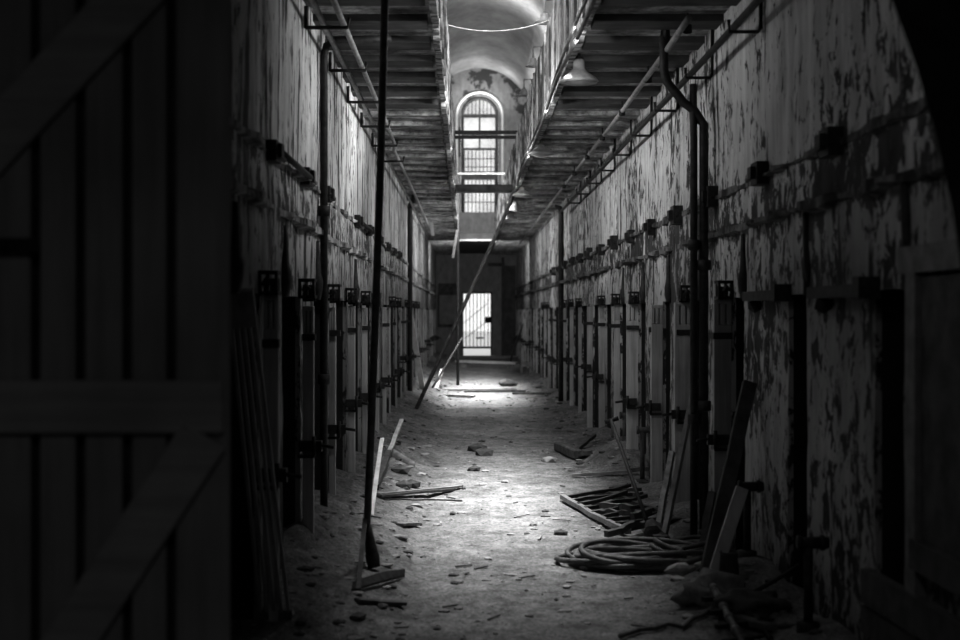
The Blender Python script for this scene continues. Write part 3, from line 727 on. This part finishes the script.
# cables along the right gallery edge
for i, (x, z, lb) in enumerate(((.80, 3.72, 'thick power cable slung along the right gallery edge, lower'), (.80, 3.80, 'thin power cable slung along the right gallery edge, upper'))):
    pts = [Vector((x + .015 * math.sin(y * .9 + i), y, z - .03 * abs(math.sin(y * .56 + i)))) for y in [5 + .5 * k for k in range(60)]]
    b = MB(); b.tube(pts, .016 - .004 * i, 6); o = b.build('power_cable', M['rubber'], origin=pts[0]); tag(o, lb, 'cable')
a = at(444, 24, 13.4); c = at(550, 20, 13.4); b = MB(); b.tube([a.lerp(c, i / 14) + Vector((0, 0, -.09 * 4 * (i / 14) * (1 - i / 14))) for i in range(15)], .0045, 6)
o = b.build('slack_wire', M['pale'], origin=a); tag(o, 'slack pale wire sagging across the gap below the vault', 'wire')
# cross bars over the gap
def crossbar(y, z, w, h, mat, lb):
    b = MB(); b.box(GL - .03, GR + .03, y, y + w, z - h / 2, z + h / 2); o = b.build('cross_bar', mat, origin=(GL, y, z)); tag(o, lb, 'bar')
crossbar(22.0, at(0, 132, 22).z, .08, .05, M['iron'], 'upper of two dark bars crossing before the arched window')
crossbar(22.1, at(0, 137, 22.1).z, .08, .045, M['iron'], 'lower of two dark bars crossing before the arched window')
crossbar(28.5, at(0, 173.5, 28.5).z, .05, .035, M['trimw'], 'thin pale bar crossing low before the arched window')
crossbar(24.2, at(0, 188, 24.2).z, .3, .13, M['wood_d'], 'thick dark beam bridging the two galleries')

# ------------------------------------------------------------------ right side debris
# stand pipes
def standpipe(x, y, h, lb, mat=M['iron']):
    z0 = fz(x, y) - .03; t = empty('stand_pipe', (x, y, z0), lb, 'pipe', 'stub pipes at the foot of the right wall')
    MB().tube([(x, y, z0), (x, y, h)], .024, 8).build('upright', mat, t)
    b = MB(); b.tube([(x - .05, y, h), (x + .10, y, h)], .03, 8); b.tube([(x - .055, y, h), (x - .035, y, h)], .04, 8); b.tube([(x + .06, y, h), (x + .08, y, h)], .04, 8); b.build('tee', mat, t)
    MB().lathe((x, y, z0), [(.06, 0), (.06, .06), (.03, .07)], 10).build('flange', mat, t)
standpipe(1.72, 6.7, .54, 'stub pipe with tee top in the right foreground')
standpipe(1.74, 8.25, .62, 'stub pipe behind the two leaning boards by the right wall')
standpipe(1.745, 13.2, .53, 'stub pipe with tee top behind the heap of iron scrap', M['stone_d'])
standpipe(1.75, 14.7, .56, 'stub pipe with tee top by the sand heap on the right', M['stone_d'])
# pry bar
a = fl(653, 538); c = at(611, 420, 10.9)
t = empty('pry_bar', a, 'slim dark rod with crossed top standing in the iron scrap', 'rod')
MB().tube([a, c], .016, 8).build('rod', M['iron'], t); MB().tube([c + Vector((-.05, 0, -.02)), c + Vector((.06, 0, .015))], .018, 8).build('cross_grip', M['iron'], t)
# long poles leaning right
a = fl(663, 544); c = Vector((1.83, 10.62, 1.17)); stick('leaning_plank', a, c, .035, .06, M['wood_m'], 'longer of two thin battens leaning on the right wall', 'batten')
a = fl(657, 533); c = at(672, 452, 10.45); stick('leaning_plank', a, c, .04, .05, M['iron_l'], 'shorter batten leaning just left of the long batten', 'batten')
# broad boards
a = fl(705, 583); stick('leaning_plank', a, Vector((1.80, 8.46, 1.25)), .085, .05, M['wood_d'], 'tall dark board leaning on the right wall beside the stub pipe', 'board', up=(0, 1, 0))
a = fl(710, 588); stick('leaning_plank', a, at(742, 488, 8.0), .075, .03, M['wood_l'], 'shorter wide grey board leaning before the tall dark board', 'board', seg=3, jit=.002, up=(0, 1, 0))
a = fl(700, 560); stick('leaning_plank', a, at(712, 492, 9.3), .05, .03, M['wood_d'], 'thin dark stave standing close to the paired pipes', 'stave')
# hose coil
hc = Vector((1.16, 8.98, 0)); b = MB(); pts = []
N = 12 * 40
for i in range(N + 1):
    t_ = i / 40; k = int(t_); rx = .30 + .16 * abs(math.sin(t_ * .83)) + .02 * math.sin(t_ * 5.3); ry = .20 + .15 * abs(math.cos(t_ * .9))
    ang = 2 * math.pi * t_
    ox = .10 * math.sin(t_ * 1.37 + 1); oy = .06 * math.cos(t_ * 1.9)
    pts.append(hc + Vector((rx * math.cos(ang) + ox, ry * math.sin(ang) + oy,   .024 + .085 * (.5 + .5 * math.sin(t_ * 2.39)) * (.6 + .4 * math.sin(ang + t_)) + .002 * k)))
for i in range(1, 10): pts.append(pts[N] + Vector((.03 * i, .02 * i - .004 * i * i, -.003 * i)))
b.tube(pts, .0185, 8); o = b.build('hose_coil', M['rubber'], origin=hc); tag(o, 'loosely coiled dark hose on the floor at right', 'hose')
pts = [hc + Vector((.34 + .24 * math.cos(a_) , .18 + .20 * math.sin(a_), .03 + .05 * abs(math.sin(a_ * 1.5)))) for a_ in [.2 * i for i in range(70)]]
pts = [p + Vector((.0009 * i, .0006 * i, .0011 * i)) for i, p in enumerate(pts)]
b = MB(); b.tube(pts, .016, 8); o = b.build('hose_coil', M['rubber'], origin=pts[0]); tag(o, 'smaller hose loops heaped on the right end of the large coil', 'hose')
# iron scrap lattice
A = fl(562, 502, .04); B = fl(628, 539, .05); t = empty('iron_grate', A, 'twisted ladder-like iron grate lying on the floor at right', 'grate')
MB().bar(A, B, .045, .04, seg=6, jit=.008).build('side_rail', M['iron_l'], t)
side = Vector((.62, .35, .03))
MB().bar(A + side * .7, B + side * .75, .04, .035, seg=6, jit=.014).build('side_rail', M['iron'], t)
for i in range(9):
    u = .04 + i * .115; p = A.lerp(B, u); b = MB(); b.bar(p + Vector((0, 0, .01)), p + side * R.uniform(.65, 1.0) + Vector((R.uniform(-.1, .1), R.uniform(-.15, .15), R.uniform(.0, .08))), .03, .03, seg=4, jit=.01); b.build('rung', M['iron'], t)
for i, (p, q, w_, lb) in enumerate((((594, 512), (632, 517), .05, 'charred branch lying across the far side of the iron grate'),
                                  ((600, 520), (634, 522), .04, 'second charred branch lying across the middle of the iron grate'),
                                  ((606, 541), (648, 533), .045, 'charred branch at the near corner of the iron grate'))):
    stick('charred_branch', fl(*p, .06), fl(*q, .08), w_, w_, M['wood_d'], lb, 'branch', seg=6, jit=.015)
a = fl(632, 527, .08); stick('charred_branch', a, at(650, 511, 10.6), .05, .05, M['wood_d'], 'short charred stick tilted up beside the crossed rod', 'stick')
p = fl(652, 537, .06); b = MB(); b.rock(p, .065, 2, (1.1, .8, .9), 11, jag=.6); o = b.build('rubble_lump', M['stone_d'], origin=p); tag(o, 'dark lump around the foot of the crossed rod', 'rubble')
p = fl(662, 545, .05); b = MB(); b.rock(p, .055, 2, (1.2, .8, .7), 13, jag=.6); o = b.build('rubble_lump', M['stone_d'], origin=p); tag(o, 'dark lump under the foot of the long batten', 'rubble')
# flat boards / sticks on the right floor
stick('floor_board', fl(597, 498, .03), fl(641, 498, .03), .10, .045, M['wood_d'], 'dark plank flat on the floor beyond the iron grate', 'board')
stick('floor_board', fl(604, 494, .03), fl(640, 495, .05), .06, .03, M['wood_d'], 'dark slat just beyond the flat plank on the right', 'slat')
stick('floor_board', fl(572, 477.5, .02), fl(632, 475, .04), .05, .03, M['wood_m'], 'long thin lath on the right floor pointing at the sand heap', 'lath')
stick('floor_board', fl(630, 475, .05), fl(655, 477, .09), .05, .04, M['wood_d'], 'short lath at the wall end of the long thin lath', 'lath')
t = empty('timber_block', fl(569, 458), 'dark squared timber block lying right of the walkway', 'timber')
b = MB(); b.bar(fl(558, 451, .06), fl(579, 460, .06), .11, .11, seg=4, jit=.005); b.build('beam', M['wood_d'], t, bevel=.015)
stick('floor_board', fl(576, 459, .04), fl(588, 457, .04), .12, .05, M['wood_d'], 'dark splinter lying against the timber block', 'splinter')
stick('wooden_stick', fl(577, 451, .02), fl(595, 443, .10), .04, .04, M['wood_d'], 'dark stick tilted on the bank behind the timber block')
# sack of cement, pot, iron rods in the near right corner
p = fl(717, 603)
b = MB(); b.rock(p + Vector((.0, .10, .04)), .16, 3, (1.15, .85, .62), 21, jag=.6); o = b.build('cement_sack', M['burlap'], origin=p); tag(o, 'slumped grey sack on the floor under the small pot', 'sack')
c = at(729, 576, 7.85); b = MB(); b.lathe(c, [(.0, 0), (.058, 0), (.060, .02), (.050, .13), (.058, .14), (.052, .145), (.044, .13), (.04, .02), (0, .02)], 20)
o = b.build('metal_pot', M['stone_d'], origin=c); tag(o, 'small dark pot standing on the slumped sack', 'pot')
c = at(740, 573, 8.3); b = MB(); b.rock(c + Vector((.03, .1, -.02)), .13, 2, (1, .7, 1.0), 31); o = b.build('rubble_lump', M['stone_d'], origin=c); tag(o, 'dark rubble heap between the pot and the right wall', 'rubble')
c = fl(684, 574, .02); b = MB(); b.rock(c, .07, 2, (1.4, .7, .7), 33, jag=.6); o = b.build('rubble_lump', M['stone'], origin=c); tag(o, 'grey stone at the near right edge of the hose', 'stone')
c = fl(663, 563, .05); stick('floor_board', c, fl(674, 567, .08), .05, .07, M['wood_d'], 'small dark wedge leaning at the near edge of the hose', 'wedge')
a = fl(709, 596, .10); t = empty('pipe_ladder', a, 'short jointed pipe frame lying in the near right corner', 'frame')
e = fl(744, 652, .03)
b = MB(); b.tube([a, e], .020, 8)
for u in (.15, .3, .45, .6, .78): b.tube([a.lerp(e, u), a.lerp(e, u + .04)], .027, 8)
b.build('jointed_rod', M['iron_l'], t)
sd = Vector((.16, .12, .0))
MB().tube([a + sd + Vector((.0, -.1, -.03)), e + sd], .018, 8).build('jointed_rod', M['iron'], t)
for u in (.3, .5, .7, .9): MB().bar(a.lerp(e, u) - sd * .6, a.lerp(e, u) + sd * 1.6 + Vector((0, 0, -.03)), .03, .025).build('rung', M['iron'], t)
pts = [fl(x, y, .02) for x, y in ((620, 640), (640, 633), (655, 632), (668, 627), (682, 631), (692, 622), (702, 619), (712, 612))]
b = MB(); b.tube(pts, .014, 7); o = b.build('frayed_cable', M['rubber'], origin=pts[0]); tag(o, 'dark kinked cable snaking across the near floor to the pipe frame', 'cable')
stick('leaning_pole', fl(729, 613, .04), at(800, 565, 7.35), .026, .026, M['iron'], 'thin dark rod slanting up to the right wall in the foreground', 'rod', True)
stick('floor_board', fl(735, 622, .03), fl(772, 634, .03), .07, .03, M['wood_d'], 'dark slat flat on the floor in the right foreground', 'slat')
b = MB(); c = fl(752, 612, .04); b.rock(c, .13, 3, (1.3, 1, .55), 41, jag=.7); o = b.build('rubble_lump', M['stone_d'], origin=c); tag(o, 'sooty rubble mound at the right wall foot in the foreground', 'rubble')

# boarded recess in the right foreground
t = empty('boarded_hatch', (XR, 5.2, .75), 'dark boarded hatch with pale lintel at the right edge', 'hatch')
MB().box(XR - .03, XR + .02, 4.75, 5.36, .78, 1.84).build('board_panel', M['wood_d'], t)
MB().box(XR - .05, XR + .02, 4.75, 5.60, 1.86, 1.97).build('lintel', M['wood_m'], t)
MB().box(XR - .05, XR + .02, 5.38, 5.50, .3, 1.86).build('jamb_post', M['wood_m'], t)
MB().box(XR - .06, XR + .02, 4.75, 5.42, .66, .78).build('sill', M['wood_d'], t)
stick('leaning_plank', at(866, 585, 5.95) , at(985, 655, 4.78), .05, .15, M['wood_d'], 'thick dark plank propped along the right wall foot, upper of two', 'plank', seg=1, jit=0)
stick('leaning_plank', at(866, 618, 5.95) , at(985, 700, 4.78), .05, .12, M['wood_d'], 'thick dark plank propped along the right wall foot, lower of two', 'plank', seg=1, jit=0)

# ------------------------------------------------------------------ loose bits on the floor
bits = [((478, 451), .10, 'dark brick bit beyond mid-floor, upper of two'), ((484, 455), .09, 'dark brick bit beyond mid-floor, lower of two'), ((400, 473), .08, 'dark stone right of the bark slab'),
        ((411, 487), .07, 'dark stone just beyond the two laths'), ((404, 488), .07, 'small dark stone left of the stone beyond the laths'), ((561, 535), .045, 'small dark stone left of the hose on open floor'),
        ((474, 471), .06, 'small stone at the middle of the walkway'), ((549, 462), .07, 'pale stone beside the timber block')]
for i, ((x, y), r, lb) in enumerate(bits):
    p = fl(x, y); b = MB(); b.rock(p + Vector((0, 0, r * .3)), r, 1, (1.4, 1, .7), i); o = b.build('floor_stone', M['stone' if 'pale' in lb else 'stone_d'], origin=p); tag(o, lb, 'stone')
b = MB()
for i in range(3400):
    y = 6.5 + 26 * R.random() ** 1.5; x = R.uniform(XL + .1, XR - .1)
    edge = min(x - XL, XR - x)
    if edge > .8 and R.random() < .55: continue
    r = .004 + .028 * R.random() ** 5 * (1.4 if edge < .7 else 1)
    b.rock((x, y, fz(x, y) + r * .2), r, 1, (R.uniform(.8, 2), R.uniform(.8, 1.6), .6), i, R.choice((0, 0, 1)))
for i in range(90):                                             # broken slats and chips
    y = 7 + 26 * R.random() ** 1.3; x = R.uniform(XL + .1, XR - .1); a_ = R.uniform(0, 3.14); l_ = R.uniform(.02, .08)
    p = Vector((x, y, fz(x, y) + .012)); v = Vector((math.cos(a_), math.sin(a_), R.uniform(-.05, .1))) * l_
    b.bar(p - v, p + v, R.uniform(.01, .02), .008, mi=R.choice((0, 1, 1)))
o = b.build('gravel', [M['stone'], M['stone_d']]); tag(o, 'scattered grit and chips strewn over the corridor floor', 'gravel', kind='stuff')

# ------------------------------------------------------------------ light
def area(name, loc, sx, sy, power, rot=(0, 0, 0)):
    l = bpy.data.lights.new(name, 'AREA'); l.shape = 'RECTANGLE'; l.size = sx; l.size_y = sy; l.energy = power
    o = bpy.data.objects.new(name, l); C.objects.link(o); o.location = loc; o.rotation_euler = rot; return o
def aim(d): return Vector(d).to_track_quat('-Z', 'Y').to_euler()
area('skylight_near', (.40, 12.0, 10.2), 1.7, 2.4, 420).data.spread = math.radians(50)
area('skylight_soft', (.40, 12.3, 10.1), 1.1, 3.0, 380)
area('skylight_far', (.40, 28.6, 10.3), 2.6, 6.0, 1250).data.spread = math.radians(50)
area('skylight_soft', (.40, 30.0, 10.3), 1.1, 3.0, 900)
area('skylight_end', (.40, 43.0, 9.9), 1.2, 6.0, 520)
for y, k in ((9.6, .8), (13.0, 1.1), (17.0, .75), (21.0, .55), (25.0, .8), (29.0, 1.0), (33.0, .6)):  # added fill panels, turned away to stay unseen, brighten both corridor walls
    area('gallery_lamp', (.74, y, 3.66), .5, .25, 48 * k, aim((-.85, .50, -.16)))
    area('gallery_lamp', (-.10, y, 3.66), .5, .25, (40 if y > 10 else 20) * k, aim((.85, .50, -.16)))
area('vault_lamp', (.45, 48.0, 8.9), 1.4, .4, 60, aim((0, .05, 1)))  # added upward fill for the bright ring at the vault end
area('vault_lamp', (1.0, 37.0, 9.3), .5, 3, 60, aim((.7, .1, .7)))  # added fill for the bright right flank of the vault
area('landing_lamp', (.35, 39.0, 3.6), .8, .2, 60, aim((0, .98, -.12)))  # added unseen fill to lift the lower end wall
area('arch_lamp', (.2, 4.75, 3.3), .3, .3, 4, aim((1, .35, -.7)))  # added weak fill so the hatch and near right wall show
area('vestibule_lamp', (-.3, -1.5, 4.0), 1.5, 1.5, 27)  # added weak fill behind the camera to make the gate visible
w = bpy.data.worlds.new('overcast'); bpy.context.scene.world = w; w.use_nodes = True
w.node_tree.nodes['Background'].inputs[0].default_value = G(1); w.node_tree.nodes['Background'].inputs[1].default_value = 1.1

# ------------------------------------------------------------------ camera
cd = bpy.data.cameras.new('camera'); cd.sensor_width = 36; cd.lens = 36 * F / 960
cd.shift_x = (480 - VX) / 960; cd.shift_y = -(320 - VY) / 960
cd.dof.use_dof = True; cd.dof.focus_distance = 13; cd.dof.aperture_fstop = 1.8
cam = bpy.data.objects.new('camera', cd); C.objects.link(cam); cam.location = (0, 0, EYE); cam.rotation_euler = (math.radians(90), 0, 0)
sc = bpy.context.scene; sc.camera = cam
sc.view_settings.view_transform = 'Standard'; sc.view_settings.look = 'None'; sc.view_settings.gamma = .85
